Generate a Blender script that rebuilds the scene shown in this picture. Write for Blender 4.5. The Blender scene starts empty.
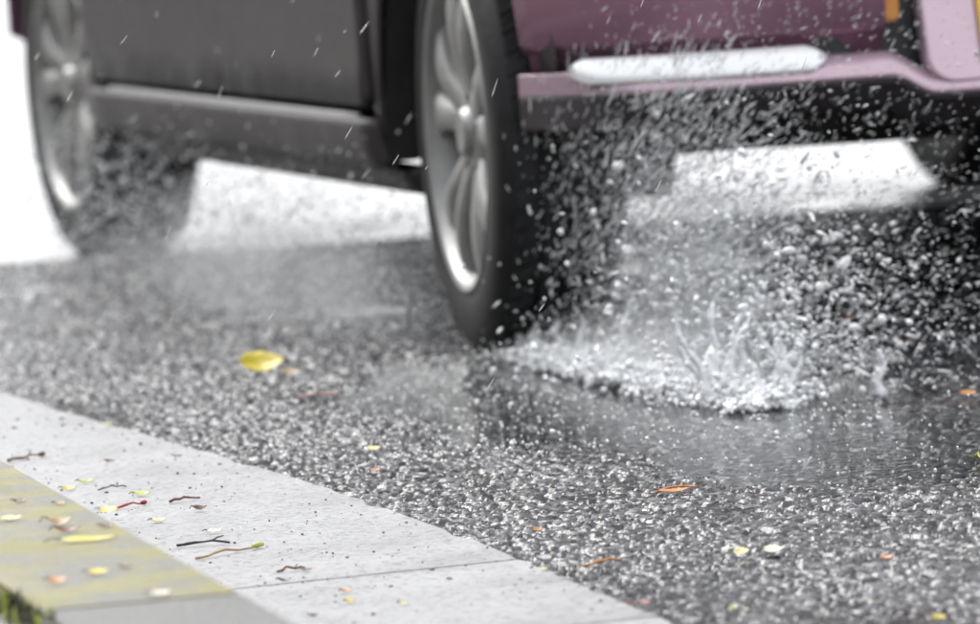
import bpy, bmesh, math, random
import numpy as np
from mathutils import Vector, Matrix

random.seed(7); rng = np.random.default_rng(7)
S = bpy.context.scene
COL = S.collection

# ------------------------------------------------------------------ camera
PW, PH = 980, 624
F_PX = 6452.0
ROLL = math.radians(3.7)
PITCH = math.atan(497 / F_PX)
CAM_H = 0.717
fw = np.array([0, math.cos(PITCH), -math.sin(PITCH)])
rt0 = np.array([1.0, 0, 0]); up0 = np.cross(rt0, fw)
rt = rt0 * math.cos(ROLL) - up0 * math.sin(ROLL)
up = up0 * math.cos(ROLL) + rt0 * math.sin(ROLL)
CPOS = np.array([0, 0, CAM_H])
cam = bpy.data.cameras.new('camera'); camo = bpy.data.objects.new('camera', cam); COL.objects.link(camo)
cam.sensor_fit = 'HORIZONTAL'; cam.sensor_width = 36.0; cam.lens = F_PX / PW * 36.0
cam.clip_start = 0.1; cam.clip_end = 2000
m = Matrix.Identity(4)
for i in range(3):
    m[i][0] = rt[i]; m[i][1] = up[i]; m[i][2] = -fw[i]; m[i][3] = CPOS[i]
camo.matrix_world = m
cam.dof.use_dof = True; cam.dof.focus_distance = 6.65; cam.dof.aperture_fstop = 7.6
S.camera = camo

# ------------------------------------------------------------------ sky, sun, exposure (overcast, wet day)
world = bpy.data.worlds.new('World'); S.world = world; world.use_nodes = True
wn = world.node_tree; wn.nodes.clear()
sky = wn.nodes.new('ShaderNodeTexSky'); sky.sky_type = 'NISHITA'; sky.sun_disc = False
SUN_EL, SUN_AZ = math.radians(52), math.radians(-35)      # azimuth from +Y towards +X: behind the car, to the left
sky.sun_elevation = SUN_EL; sky.sun_rotation = SUN_AZ
sky.air_density = 1.0; sky.dust_density = 2.5; sky.ozone_density = 1.0
hs = wn.nodes.new('ShaderNodeHueSaturation'); hs.inputs['Saturation'].default_value = 0.15
bg = wn.nodes.new('ShaderNodeBackground'); bg.inputs['Strength'].default_value = 0.15
wo = wn.nodes.new('ShaderNodeOutputWorld')
wn.links.new(sky.outputs[0], hs.inputs['Color']); cl = wn.nodes.new('ShaderNodeMix'); cl.data_type = 'RGBA'; cl.inputs[0].default_value = 0.45      # even cloud cover
cl.inputs[7].default_value = (4.1, 4.2, 4.35, 1)
wn.links.new(hs.outputs[0], cl.inputs[6]); wn.links.new(cl.outputs[2], bg.inputs['Color'])
wn.links.new(bg.outputs[0], wo.inputs['Surface'])
sun = bpy.data.lights.new('sun', 'SUN'); sun.energy = 1.3; sun.angle = math.radians(30); sun.color = (1, .98, .95)
suno = bpy.data.objects.new('sun', sun); COL.objects.link(suno); suno.location = (0, 0, 8)
sd = Vector((math.sin(SUN_AZ) * math.cos(SUN_EL), math.cos(SUN_AZ) * math.cos(SUN_EL), math.sin(SUN_EL)))
suno.rotation_euler = (-sd).to_track_quat('-Z', 'Y').to_euler()
S.view_settings.view_transform = 'Standard'; S.view_settings.look = 'None'
S.view_settings.gamma = 1.0; S.view_settings.use_curve_mapping = False
S.view_settings.exposure = 1.45
S.render.engine = 'CYCLES'
S.cycles.use_denoising = True
S.cycles.max_bounces = 8; S.cycles.transparent_max_bounces = 16
S.cycles.volume_bounces = 3; S.cycles.volume_step_rate = 2.0; S.cycles.volume_max_steps = 64
S.cycles.caustics_reflective = False; S.cycles.caustics_refractive = False

# ------------------------------------------------------------------ pixel -> place
def at(px, py, z=0.0):
    d = fw * F_PX + rt * (px - PW / 2) + up * (PH / 2 - py)
    return CPOS + d * ((z - CAM_H) / d[2])

# ------------------------------------------------------------------ materials
def mat(name, base=(.5, .5, .5), rough=.5, metal=0.0, spec=.5, coat=0.0, ior=1.5, trans=0.0):
    M = bpy.data.materials.new(name); M.use_nodes = True
    b = M.node_tree.nodes['Principled BSDF']
    b.inputs['Base Color'].default_value = (*base, 1); b.inputs['Roughness'].default_value = rough
    b.inputs['Metallic'].default_value = metal; b.inputs['Specular IOR Level'].default_value = spec
    b.inputs['Coat Weight'].default_value = coat; b.inputs['Coat Roughness'].default_value = .06
    b.inputs['IOR'].default_value = ior; b.inputs['Transmission Weight'].default_value = trans
    return M, M.node_tree, b
def nn(t, typ, **kw):
    n = t.nodes.new(typ)
    for k, v in kw.items():
        if k in n.inputs: n.inputs[k].default_value = v
        else: setattr(n, k, v)
    return n
def ramp(t, fac, stops):
    r = t.nodes.new('ShaderNodeValToRGB'); t.links.new(fac, r.inputs[0])
    while len(r.color_ramp.elements) < len(stops): r.color_ramp.elements.new(.5)
    for e, (p, c) in zip(r.color_ramp.elements, stops):
        e.position = p; e.color = (*c, 1) if len(c) == 3 else c
    return r
def noise(t, scale, detail=4, rough=.55, coord='Object'):
    tc = t.nodes.new('ShaderNodeTexCoord'); n = nn(t, 'ShaderNodeTexNoise', Scale=scale, Detail=detail, Roughness=rough)
    t.links.new(tc.outputs[coord], n.inputs['Vector']); return n
def bump(t, b, h, strength=.3, dist=.002):
    bp = nn(t, 'ShaderNodeBump', Strength=strength, Distance=dist)
    t.links.new(h, bp.inputs['Height']); t.links.new(bp.outputs[0], b.inputs['Normal']); return bp

def noisy(name, c0, c1, scale, rough=.5, metal=0, bumpd=0.0, bscale=None, coat=0, r0=None, r1=None, spec=.5):
    M, t, b = mat(name, c0, rough, metal, spec, coat)
    n = noise(t, scale); r = ramp(t, n.outputs['Fac'], [(.3, c0), (.7, c1)])
    t.links.new(r.outputs[0], b.inputs['Base Color'])
    if r0 is not None:
        rr = ramp(t, n.outputs['Fac'], [(.35, (r0,) * 3), (.65, (r1,) * 3)]); t.links.new(rr.outputs[0], b.inputs['Roughness'])
    if bumpd:
        n2 = noise(t, bscale or scale * 4); bump(t, b, n2.outputs['Fac'], 1.0, bumpd)
    return M

def asphalt_mat(name, vc):
    M, t, b = mat(name, (.06, .06, .062), .22, spec=.5, ior=1.36)
    if vc:
        a = nn(t, 'ShaderNodeAttribute'); a.attribute_name = 'stone'
        r = ramp(t, a.outputs['Fac'], [(0, (.014, .014, .015)), (.4, (.042, .042, .045)), (.75, (.09, .092, .098)), (.93, (.15, .152, .158)), (1, (.24, .23, .22))])
        t.links.new(r.outputs[0], b.inputs['Base Color'])
        n = noise(t, 900, 2); bump(t, b, n.outputs['Fac'], .5, .0006)
        n3 = noise(t, 14, 3); rr = ramp(t, n3.outputs['Fac'], [(.3, (.09,) * 3), (.7, (.24,) * 3)]); t.links.new(rr.outputs[0], b.inputs['Roughness'])
    else:
        tc = nn(t, 'ShaderNodeTexCoord'); v = nn(t, 'ShaderNodeTexVoronoi', Scale=95.0)
        t.links.new(tc.outputs['Object'], v.inputs['Vector'])
        r = ramp(t, v.outputs['Color'], [(0, (.02, .02, .022)), (.6, (.08, .08, .082)), (1, (.2, .19, .18))])
        t.links.new(r.outputs[0], b.inputs['Base Color'])
        inv = nn(t, 'ShaderNodeMath', operation='MULTIPLY'); inv.inputs[1].default_value = -1.0
        t.links.new(v.outputs['Distance'], inv.inputs[0]); bump(t, b, inv.outputs[0], 1.0, .006)
    return M
M_ASPH = asphalt_mat('wet_asphalt_stones', True)
M_ASPH_FAR = asphalt_mat('wet_asphalt', False)
M_PALE = noisy('wet_pale_concrete', (.20, .20, .206), (.32, .32, .326), 4.0, .1, r0=.16, r1=.36, bumpd=.0005, bscale=30, spec=.16)

def concrete_mat(name, c0, c1, paint=None):
    M, t, b = mat(name, c0, .5)
    n = noise(t, 7, 6, .6); r = ramp(t, n.outputs['Fac'], [(.3, c0), (.7, c1)])
    n2 = noise(t, 120, 4, .62); r2 = ramp(t, n2.outputs['Fac'], [(.36, (.38, .37, .36)), (.46, (.9, .9, .9)), (.62, (1, 1, 1))])
    mx = nn(t, 'ShaderNodeMix', data_type='RGBA', blend_type='MULTIPLY'); mx.inputs[0].default_value = .8
    t.links.new(r.outputs[0], mx.inputs[6]); t.links.new(r2.outputs[0], mx.inputs[7]); out = mx.outputs[2]
    if paint:
        n3 = noise(t, 10, 7, .7); r3 = ramp(t, n3.outputs['Fac'], [(.43, (0.05,) * 3), (.56, (.95,) * 3)])
        m2 = nn(t, 'ShaderNodeMix', data_type='RGBA'); t.links.new(r3.outputs[0], m2.inputs[0])
        t.links.new(out, m2.inputs[6]); m2.inputs[7].default_value = (*paint, 1); out = m2.outputs[2]
    t.links.new(out, b.inputs['Base Color'])
    rr = ramp(t, n.outputs['Fac'], [(.3, (.32,) * 3), (.7, (.6,) * 3)]); t.links.new(rr.outputs[0], b.inputs['Roughness'])
    n4 = noise(t, 95, 6, .72); bump(t, b, n4.outputs['Fac'], 1.0, .007)
    return M
M_GUT = concrete_mat('damp_concrete', (.31, .311, .318), (.41, .411, .418))
M_KERB = concrete_mat('kerb_concrete', (.125, .122, .116), (.18, .175, .168))
M_KERBY = concrete_mat('kerb_worn_yellow_paint', (.14, .138, .125), (.20, .195, .175), (.225, .20, .04))
M_PAVE = concrete_mat('paver_concrete', (.33, .30, .29), (.42, .38, .37))
M_DARK = noisy('dark_mortar', (.03, .028, .025), (.07, .065, .05), 60, .7, bumpd=.002)

def water_mat():
    M = bpy.data.materials.new('puddle_water'); M.use_nodes = True; t = M.node_tree; t.nodes.clear()
    o = nn(t, 'ShaderNodeOutputMaterial'); mix = nn(t, 'ShaderNodeMixShader'); tr = nn(t, 'ShaderNodeBsdfTransparent')
    tr.inputs[0].default_value = (.93, .94, .94, 1)
    gl = nn(t, 'ShaderNodeBsdfGlossy', Roughness=.06); fr = nn(t, 'ShaderNodeFresnel', IOR=1.333)
    n = noise(t, 55, 3, .5); bp = nn(t, 'ShaderNodeBump', Strength=.25, Distance=.003); t.links.new(n.outputs['Fac'], bp.inputs['Height'])
    t.links.new(bp.outputs[0], gl.inputs['Normal']); t.links.new(bp.outputs[0], fr.inputs['Normal'])
    t.links.new(fr.outputs[0], mix.inputs[0]); t.links.new(tr.outputs[0], mix.inputs[1]); t.links.new(gl.outputs[0], mix.inputs[2])
    t.links.new(mix.outputs[0], o.inputs['Surface']); return M
M_WATER = water_mat()
def drops_mat(name, alpha_like=.0):
    M = bpy.data.materials.new(name); M.use_nodes = True; t = M.node_tree; t.nodes.clear()
    o = nn(t, 'ShaderNodeOutputMaterial'); d = nn(t, 'ShaderNodeBsdfDiffuse'); d.inputs[0].default_value = (.95, .965, .98, 1)
    tl = nn(t, 'ShaderNodeBsdfTranslucent'); tl.inputs[0].default_value = (.95, .965, .98, 1)
    g = nn(t, 'ShaderNodeBsdfGlossy', Roughness=.12); m1 = nn(t, 'ShaderNodeMixShader'); m1.inputs[0].default_value = .15
    m2 = nn(t, 'ShaderNodeMixShader'); m2.inputs[0].default_value = .15
    t.links.new(d.outputs[0], m1.inputs[1]); t.links.new(tl.outputs[0], m1.inputs[2])
    t.links.new(m1.outputs[0], m2.inputs[1]); t.links.new(g.outputs[0], m2.inputs[2]); out = m2
    if alpha_like:
        tr = nn(t, 'ShaderNodeBsdfGlass', IOR=1.33, Roughness=.03); m3 = nn(t, 'ShaderNodeMixShader'); m3.inputs[0].default_value = alpha_like
        t.links.new(m2.outputs[0], m3.inputs[1]); t.links.new(tr.outputs[0], m3.inputs[2]); out = m3
    t.links.new(out.outputs[0], o.inputs['Surface']); return M
M_FOAM = drops_mat('aerated_water', .06)
M_DROP = drops_mat('water_drops', .2)
M_RAIN = drops_mat('rain_water', .6)

M_PAINT, _t, _b = mat('mauve_metallic_paint', (.29, .155, .215), .36, .55, coat=.35)
_n = noise(_t, 5, 4); _r = ramp(_t, _n.outputs['Fac'], [(.3, (.27, .14, .20)), (.7, (.31, .165, .23))]); _t.links.new(_r.outputs[0], _b.inputs['Base Color'])
_n2 = noise(_t, 160, 3); bump(_t, _b, _n2.outputs['Fac'], .25, .001)          # beads of rain on the paint
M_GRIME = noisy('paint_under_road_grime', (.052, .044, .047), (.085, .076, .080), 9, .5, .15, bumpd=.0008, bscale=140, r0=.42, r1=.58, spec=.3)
M_SKYSHEEN = noisy('mauve_sky_sheen', (.53, .39, .46), (.58, .43, .50), 5, .32, .4, coat=.5)  # sky sheen on the lip and centre panel, mixed into the paint colour
M_CHROME = noisy('brushed_bright_strip', (.88, .89, .90), (.93, .94, .94), 20, .3, .3)
M_TRIM = noisy('silver_trim', (.74, .74, .75), (.84, .84, .85), 20, .32, .25)
M_RUBBER = noisy('tyre_rubber', (.011, .011, .012), (.02, .02, .021), 30, .6, spec=.3, bumpd=.001, bscale=150)
M_RIM = noisy('alloy', (.27, .27, .265), (.38, .38, .37), 14, .52, .6, bumpd=.0006, bscale=120)
M_RIMDK = noisy('rim_barrel_dirty', (.06, .055, .05), (.13, .12, .10), 25, .5, .4)
M_RUST = noisy('rusty_brake', (.22, .12, .05), (.30, .19, .09), 50, .6, .4)
M_BLACK = noisy('black_plastic', (.010, .010, .011), (.022, .022, .023), 25, .5, bumpd=.001)
M_UNDER = noisy('underbody_dirty', (.012, .012, .012), (.03, .029, .028), 9, .75, bumpd=.003)
M_GLASS, _t, _b = mat('tinted_glass', (.02, .025, .028), .04, 0, coat=.3)
_n = noise(_t, 40, 3); bump(_t, _b, _n.outputs['Fac'], .1, .001)
M_RED = noisy('red_lens', (.30, .01, .012), (.38, .015, .02), 30, .12, coat=.6)
M_ORANGE = noisy('orange_lens', (.55, .20, .03), (.65, .26, .04), 30, .2, coat=.5)
M_CLEAR = noisy('headlamp_lens', (.6, .62, .64), (.75, .76, .78), 30, .08, .3)
M_PLATE = noisy('yellow_plate', (.80, .50, .05), (.86, .56, .08), 20, .35)

# ------------------------------------------------------------------ mesh helpers
def link(name, me, material=None, parent=None, smooth=True):
    o = bpy.data.objects.new(name, me); COL.objects.link(o)
    if material: me.materials.clear(); me.materials.append(material)
    if parent: o.parent = parent
    if smooth and len(me.polygons): me.polygons.foreach_set('use_smooth', [True] * len(me.polygons))
    return o
def pd(verts, faces):
    me = bpy.data.meshes.new('m'); me.from_pydata([tuple(v) for v in verts], [], faces); me.update(); return me
def tris_mesh(V, T):
    me = bpy.data.meshes.new('m'); V = np.ascontiguousarray(V, np.float32); T = np.ascontiguousarray(T, np.int32); k = T.shape[1]
    me.vertices.add(len(V)); me.vertices.foreach_set('co', V.ravel())
    me.loops.add(T.size); me.loops.foreach_set('vertex_index', T.ravel())
    me.polygons.add(len(T)); me.polygons.foreach_set('loop_start', np.arange(0, T.size, k, dtype=np.int32))
    me.polygons.foreach_set('loop_total', np.full(len(T), k, np.int32)); me.update(); return me
def tag(o, label=None, cat=None, group=None, kind=None):
    if label: o['label'] = label
    if cat: o['category'] = cat
    if group: o['group'] = group
    if kind: o['kind'] = kind
    return o
def box(bm, c, s, rz=0.0, bev=0.0, rot=None):
    r = bmesh.ops.create_cube(bm, size=1)['verts']
    M = Matrix.Translation(c) @ (rot if rot else Matrix.Rotation(rz, 4, 'Z')) @ Matrix.Diagonal((*s, 1))
    bmesh.ops.transform(bm, matrix=M, verts=r)
    if bev:
        es = list({e for v in r for e in v.link_edges}); bmesh.ops.bevel(bm, geom=es, offset=bev, segments=2, affect='EDGES')
def frombm(bm, name, material, parent=None, smooth=True):
    bmesh.ops.recalc_face_normals(bm, faces=bm.faces)
    me = bpy.data.meshes.new(name); bm.to_mesh(me); bm.free(); o = link(name, me, material, parent, smooth)
    if smooth:
        try: me.set_sharp_from_angle(angle=math.radians(38))
        except Exception: pass
    return o
def tube(path, radii, n=8, cap=True):
    V, Fc = [], []; P = [Vector(p) for p in path]
    for i, p in enumerate(P):
        t = (P[min(i + 1, len(P) - 1)] - P[max(i - 1, 0)]).normalized()
        a = t.orthogonal().normalized() if i == 0 else (a - t * a.dot(t)).normalized(); b = t.cross(a)
        for k in range(n):
            q = 2 * math.pi * k / n; V.append(p + (a * math.cos(q) + b * math.sin(q)) * radii[i])
    for i in range(len(P) - 1):
        for k in range(n): Fc.append((i * n + k, i * n + (k + 1) % n, (i + 1) * n + (k + 1) % n, (i + 1) * n + k))
    if cap: Fc.append(tuple(range(n))[::-1]); Fc.append(tuple(range((len(P) - 1) * n, len(P) * n)))
    return V, Fc
def lathe(prof, n=64):
    """profile (r, y) turned about the Y axis"""
    V, Fc = [], []; k = len(prof)
    for i in range(n):
        a = 2 * math.pi * i / n
        for r, y in prof: V.append((r * math.cos(a), y, r * math.sin(a)))
    for i in range(n):
        for j in range(k - 1):
            a, b = i * k + j, ((i + 1) % n) * k + j; Fc.append((a, a + 1, b + 1, b))
    return V, Fc
def join(parts):
    V, Fc = [], []
    for v, f_ in parts:
        o = len(V); V += [tuple(q) for q in v]; Fc += [tuple(i + o for i in q) for q in f_]
    return V, Fc

# ------------------------------------------------------------------ the car's place: left rear tyre contact and heading
NEAR = at(475, 353); FARW = at(70, 256)
hd = (FARW - NEAR) / np.linalg.norm(FARW - NEAR); ri = np.array([hd[1], -hd[0], 0.0])
def track(s, l, z=0.0): return NEAR + hd * s + ri * l + np.array([0, 0, z])

# ------------------------------------------------------------------ noise for the road
def vnoise(x, y, seed=0):
    xi = np.floor(x).astype(np.int64); yi = np.floor(y).astype(np.int64); fx = x - xi; fy = y - yi
    fx = fx * fx * (3 - 2 * fx); fy = fy * fy * (3 - 2 * fy)
    def h(a, b):
        n = (a * 374761393 + b * 668265263 + seed * 974711) & 0x7fffffff; n = ((n ^ (n >> 13)) * 1274126177) & 0x7fffffff
        return ((n ^ (n >> 16)) & 0xffff) / 65535.0
    return (h(xi, yi) * (1 - fx) + h(xi + 1, yi) * fx) * (1 - fy) + (h(xi, yi + 1) * (1 - fx) + h(xi + 1, yi + 1) * fx) * fy
def hsh(a, b, seed):
    n = (a * 374761393 + b * 668265263 + seed * 1442695041) & 0x7fffffff; n = ((n ^ (n >> 13)) * 1274126177) & 0x7fffffff
    return ((n ^ (n >> 16)) & 0xffff) / 65535.0
def stones(x, y, cell=.0096, seed=3):
    """cellular chippings: height (0..1 + tilt) and a per-stone random"""
    x = x + (vnoise(x * 40, y * 40, 31) - .5) * .014; y = y + (vnoise(x * 40, y * 40, 37) - .5) * .014
    u, v = x / cell, y / cell; ui = np.floor(u).astype(np.int64); vi = np.floor(v).astype(np.int64)
    best = np.full(u.shape, 9.0); sec = np.full(u.shape, 9.0); rid = np.zeros(u.shape); bx = np.zeros(u.shape); by = np.zeros(u.shape)
    for dx in (-1, 0, 1):
        for dy in (-1, 0, 1):
            a, b = ui + dx, vi + dy
            cx = a + hsh(a, b, seed); cy = b + hsh(a, b, seed + 1); sz = .75 + .5 * hsh(a, b, seed + 2)
            d = np.hypot(u - cx, v - cy) / sz
            m1 = d < best
            sec = np.where(m1, best, np.minimum(sec, d)); rid = np.where(m1, hsh(a, b, seed + 5), rid)
            bx = np.where(m1, u - cx, bx); by = np.where(m1, v - cy, by); best = np.where(m1, d, best)
    edge = np.clip((sec - best) / .45, 0, 1)
    tiltx = (np.modf(rid * 57.31)[0] - .5); tilty = (np.modf(rid * 91.73)[0] - .5)
    q = np.modf(rid * 13.7)[0]; q2 = np.modf(rid * 29.3)[0]
    top = np.where(q < .22, .12, .62 + .38 * q2)                      # worn level tops, some stones plucked out
    h = np.minimum(edge ** .55 * 1.15, top) + edge * (bx * tiltx + by * tilty) * (.22 + .5 * (q > .8)) + (vnoise(x * 420, y * 420, 41) - .5) * .10
    return h, rid

# ------------------------------------------------------------------ kerb / gutter lines
UP_PX = [(0, 396), (155, 441), (330, 492), (475, 545), (654, 620)]
gut_edge = np.array([at(*p)[:2] for p in UP_PX])
d0 = gut_edge[0] - gut_edge[1]; d0 /= np.linalg.norm(d0); d1 = gut_edge[-1] - gut_edge[-2]; d1 /= np.linalg.norm(d1)
gut_line = np.vstack([gut_edge[0] + d0 * 30, gut_edge[0] + d0 * 4, gut_edge, gut_edge[-1] + d1 * 2, gut_edge[-1] + d1 * 8])
_o = np.argsort(gut_line[:, 1])
def gut_x(y): return np.interp(y, gut_line[_o, 1], gut_line[_o, 0])
KZ = .10
KA, KB = at(0, 457, KZ)[:2], at(301, 624, KZ)[:2]
def kerb_x(y): return KA[0] + (KB[0] - KA[0]) * (y - KA[1]) / (KB[1] - KA[1])
kdir = (KA - KB) / np.linalg.norm(KA - KB); kn = np.array([kdir[1], -kdir[0]])       # along (away), towards the road

# ------------------------------------------------------------------ road
def macro(x, y):
    P = np.stack([x - NEAR[0], y - NEAR[1]], -1); s = P @ hd[:2]; l = P @ ri[:2]
    g = -.0105 * np.exp(-(((s + .92) / .72) ** 2 + ((l + .07 + .04 * np.sin(s * 9)) / .215) ** 2) ** 1.4)     # the puddle in the wheel track
    g += -.0045 * np.exp(-(((s + 1.75) / .28) ** 2 + ((l - .02) / .22) ** 2))
    n = vnoise(x * 5.5 + 9, y * 2.2, 11) * .55 + vnoise(x * 14, y * 6, 12) * .3 + vnoise(x * 33, y * 17, 13) * .15
    return g + (n - .5) * .0075
def road_h(x, y):
    h, r = stones(x, y); return macro(x, y) + (h - .75) * .0078, r
def row_list():
    ys = [4.9]; 
    while ys[-1] < 11.06: ys.append(ys[-1] + (.0034 if ys[-1] < 8.6 else .0048) * (1 if ys[-1] > 5.3 else 2))
    ys[-1] = 11.06
    return np.array(ys)
ys = row_list()
NC = 340
u = np.linspace(0, 1, NC)
core = np.linspace(-.078, .086, NC)                         # x / y inside the view
L, Rr = [], []
x_l = core[0]; st = core[1] - core[0]
for k in range(34): st *= 1.09; L.append((L[-1] if L else core[0]) - st)
st = core[1] - core[0]
for k in range(34): st *= 1.09; Rr.append((Rr[-1] if Rr else core[-1]) + st)
cols = np.concatenate([np.array(L[::-1]), core, np.array(Rr)])
X = cols[None, :] * ys[:, None]; Y = np.repeat(ys[:, None], len(cols), 1)
gx = gut_x(ys)[:, None] + .0
X = np.maximum(X, gx - .012)                                # stops just under the gutter's edge
Hh, Rid = road_h(X.ravel(), Y.ravel())
V = np.stack([X.ravel(), Y.ravel(), Hh], -1)
nc = len(cols); idx = np.arange(len(ys) * nc).reshape(len(ys), nc)
Q = np.stack([idx[:-1, :-1], idx[:-1, 1:], idx[1:, 1:], idx[1:, :-1]], -1)
keep = (X[:-1, 1:] - X[:-1, :-1] > 1e-5) & (X[1:, 1:] - X[1:, :-1] > 1e-5)
me = tris_mesh(V, Q[keep])
at_ = me.attributes.new('stone', 'FLOAT', 'POINT'); at_.data.foreach_set('value', Rid.astype(np.float32))
tag(link('road', me, M_ASPH), kind='structure')
# the same road carried on round the part in view
tag(link('road_surround', pd([(-60, -60, -.016), (60, -60, -.016), (60, 11.06, -.016), (-60, 11.06, -.016)], [(0, 1, 2, 3)]), M_ASPH_FAR), kind='structure')
# pale wet pavement the far side of the car
tag(link('concrete_apron', pd([(-400, 11.06, .002), (400, 11.06, .002), (400, 900, .002), (-400, 900, .002), (-400, 11.06, -.03), (400, 11.06, -.03)], [(0, 1, 2, 3), (4, 5, 1, 0)]), M_PALE, None, False), kind='structure')
# standing water
wz = -.0016
WV, WF = [], []
wy = np.linspace(4.9, 11.05, 120)
for y in wy:
    for k in range(9):
        x0 = max(-.16 * y, gut_x(y) - .01); WV.append((x0 + (.22 * y - x0) * k / 8, y, wz))
for i in range(len(wy) - 1):
    for k in range(8): WF.append((i * 9 + k, i * 9 + k + 1, i * 9 + k + 10, i * 9 + k + 9))
tag(link('puddle', pd(WV, WF), M_WATER), kind='structure')

# ------------------------------------------------------------------ gutter slabs, kerb stones, pavement
def slab(name, poly, z0, z1, material, parent, bev=.004):
    bm = bmesh.new(); vs = [bm.verts.new((p[0], p[1], z0)) for p in poly]; f_ = bm.faces.new(vs)
    r = bmesh.ops.extrude_face_region(bm, geom=[f_]); tv = [e for e in r['geom'] if isinstance(e, bmesh.types.BMVert)]
    bmesh.ops.translate(bm, vec=(0, 0, z1 - z0), verts=tv)
    if bev:
        te = [e for e in bm.edges if all(abs(v.co.z - z1) < 1e-6 for v in e.verts)]
        bmesh.ops.bevel(bm, geom=te, offset=bev, segments=2, affect='EDGES')
    return frombm(bm, name, material, parent)
gutter = tag(bpy.data.objects.new('gutter', None), kind='structure'); COL.objects.link(gutter)
JA = 5.52
joint_y = [JA - .97 * 3, JA - .97 * 2, JA - .97, JA, JA + .50, JA + 3.4, JA + 4.2, JA + 5, JA + 6.1, JA + 7.2, JA + 8.3]
def gut_pt(y, side, skew=.13):
    if side: yy = y + skew * .9; return (gut_x(yy), yy)
    yy = y - .02; return (kerb_x(yy), yy)
for a, b in zip(joint_y[:-1], joint_y[1:]):
    g_ = .0030; n_ = 60
    top = [gut_pt(a + g_ + (b - a - 2 * g_) * k / n_, 1) for k in range(n_ + 1)]
    top = [(p[0] - abs(random.gauss(0, .0028)) - (.006 if random.random() < .06 else 0), p[1]) for p in top]
    bot = [gut_pt(a + g_ + (b - a - 2 * g_) * k / n_, 0) for k in range(n_ + 1)]
    o = slab('gutter_slab', [bot[0], bot[-1], *top[::-1]], -.06, .006 + random.uniform(-.0006, .0006), M_GUT, gutter, .0015)
slab('mortar_bed', [(kerb_x(3) , 3), (gut_x(3) - .006, 3), *[(gut_x(y) - .006, y) for y in (4, 5, 6, 7, 8, 10, 14)], (kerb_x(14), 14)], -.08, -.001, M_DARK, gutter, 0)

kerb = tag(bpy.data.objects.new('kerb', None), 'worn yellow-painted concrete kerb along the white gutter', 'kerb'); COL.objects.link(kerb)
kj = np.array(at(160, 600, KZ)[:2]); kj_s = (kj - KB) @ kdir
KWID = .172
KL = 1.6
s0 = kj_s - KL * 3
for k in range(8):
    a, b = s0 + KL * k + .0007, s0 + KL * (k + 1) - .0007
    pts = [KB + kdir * a, KB + kdir * b, KB + kdir * b - kn * KWID, KB + kdir * a - kn * KWID]
    slab('kerb_stone', pts, -.1, KZ, M_KERBY if k >= 3 else M_KERB, kerb, .005)
pav = tag(bpy.data.objects.new('pavement', None), kind='structure'); COL.objects.link(pav)
for i in range(-4, 14):
    for j in range(6):
        a = s0 + .4 * i; w0 = KWID + .012 + .4 * j
        if a > 5 : continue
        pts = [KB + kdir * (a + .003) - kn * (w0 + .003), KB + kdir * (a + .397) - kn * (w0 + .003), KB + kdir * (a + .397) - kn * (w0 + .397), KB + kdir * (a + .003) - kn * (w0 + .397)]
        slab('paving_slab', pts, .04, KZ - .004 + random.uniform(-.002, .002), M_PAVE, pav, .004)
slab('pavement_bed', [KB + kdir * (s0 - 4) - kn * (KWID + .001), KB + kdir * 9 - kn * (KWID + .001), KB + kdir * 9 - kn * 14, KB + kdir * (s0 - 4) - kn * 14], -.1, .078, M_PAVE, pav, 0)

# added out of the frame to the left: dark autumn foliage for the car's flank to mirror
added_hedge = bpy.data.objects.new('added_hedge', None); COL.objects.link(added_hedge); hb = KB - kn * 3.2; added_hedge.location = (hb[0], hb[1], .07)
tag(added_hedge, 'unseen brown-green foliage added behind the pavement for the car flank to mirror', 'added_hedge')
Vv, Fc = [], []; hn = 20000; hs_ = rng.uniform(-14, 34, hn); hz = rng.uniform(0, 2.5, hn); hw_ = rng.uniform(-.35, .1, hn) + .12 * np.sin(hs_ * 5 + hz * 4)
pc = kdir[None] * hs_[:, None] + kn[None] * hw_[:, None]; a3 = rng.normal(0, 1, (hn, 3)) * .055; b3 = rng.normal(0, 1, (hn, 3)) * .045
c3 = np.concatenate([pc, hz[:, None]], 1); q4 = np.stack([c3 - a3, c3 - b3, c3 + a3, c3 + b3], 1).reshape(-1, 3)
o = link('foliage', tris_mesh(q4, np.arange(hn * 4).reshape(-1, 4)), noisy('added_hedge_leaves', (.035, .035, .012), (.09, .065, .025), 3, .5), added_hedge, False)
core_ = slab('branches', [kdir * -14 - kn * .1, kdir * 34 - kn * .1, kdir * 34 - kn * .9, kdir * -14 - kn * .9], 0, 2.4, noisy('added_hedge_twigs', (.012, .011, .008), (.03, .026, .015), 20, .8, bumpd=.02), added_hedge, 0)

# ------------------------------------------------------------------ the car
car = bpy.data.objects.new('car', None); COL.objects.link(car)
tag(car, 'mauve hatchback driving away through the wet, its rear wheel throwing up water', 'car')
HW = .845; WB = 2.64; RT = .295
WID = 1.065
org = track(0, HW * WID - .02); car.location = org; car.scale = (1, WID, 1); car.rotation_euler = (0, 0, math.atan2(hd[1], hd[0]))
zk = [.18, .21, .24, .27, .30, .34, .45, .60, .80, .92]; yk = [.79, .806, .822, .834, .838, .840, .843, .845, .838, .82]
sk = [-.46, -.38, -.28, -.1, .3, 2.4, 2.9, 3.1, 3.25, 3.36]; wk = [.86, .93, .97, .995, 1, 1, .985, .94, .86, .72]
def side_y(s, z): return float(np.interp(z, zk, yk) * np.interp(s, sk, wk))
def arch_z(s):
    for c in (0, WB):
        d = abs(s - c)
        if d < .352: return .245 + .425 * math.sqrt(1 - (d / .352) ** 2)
    return None
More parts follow.
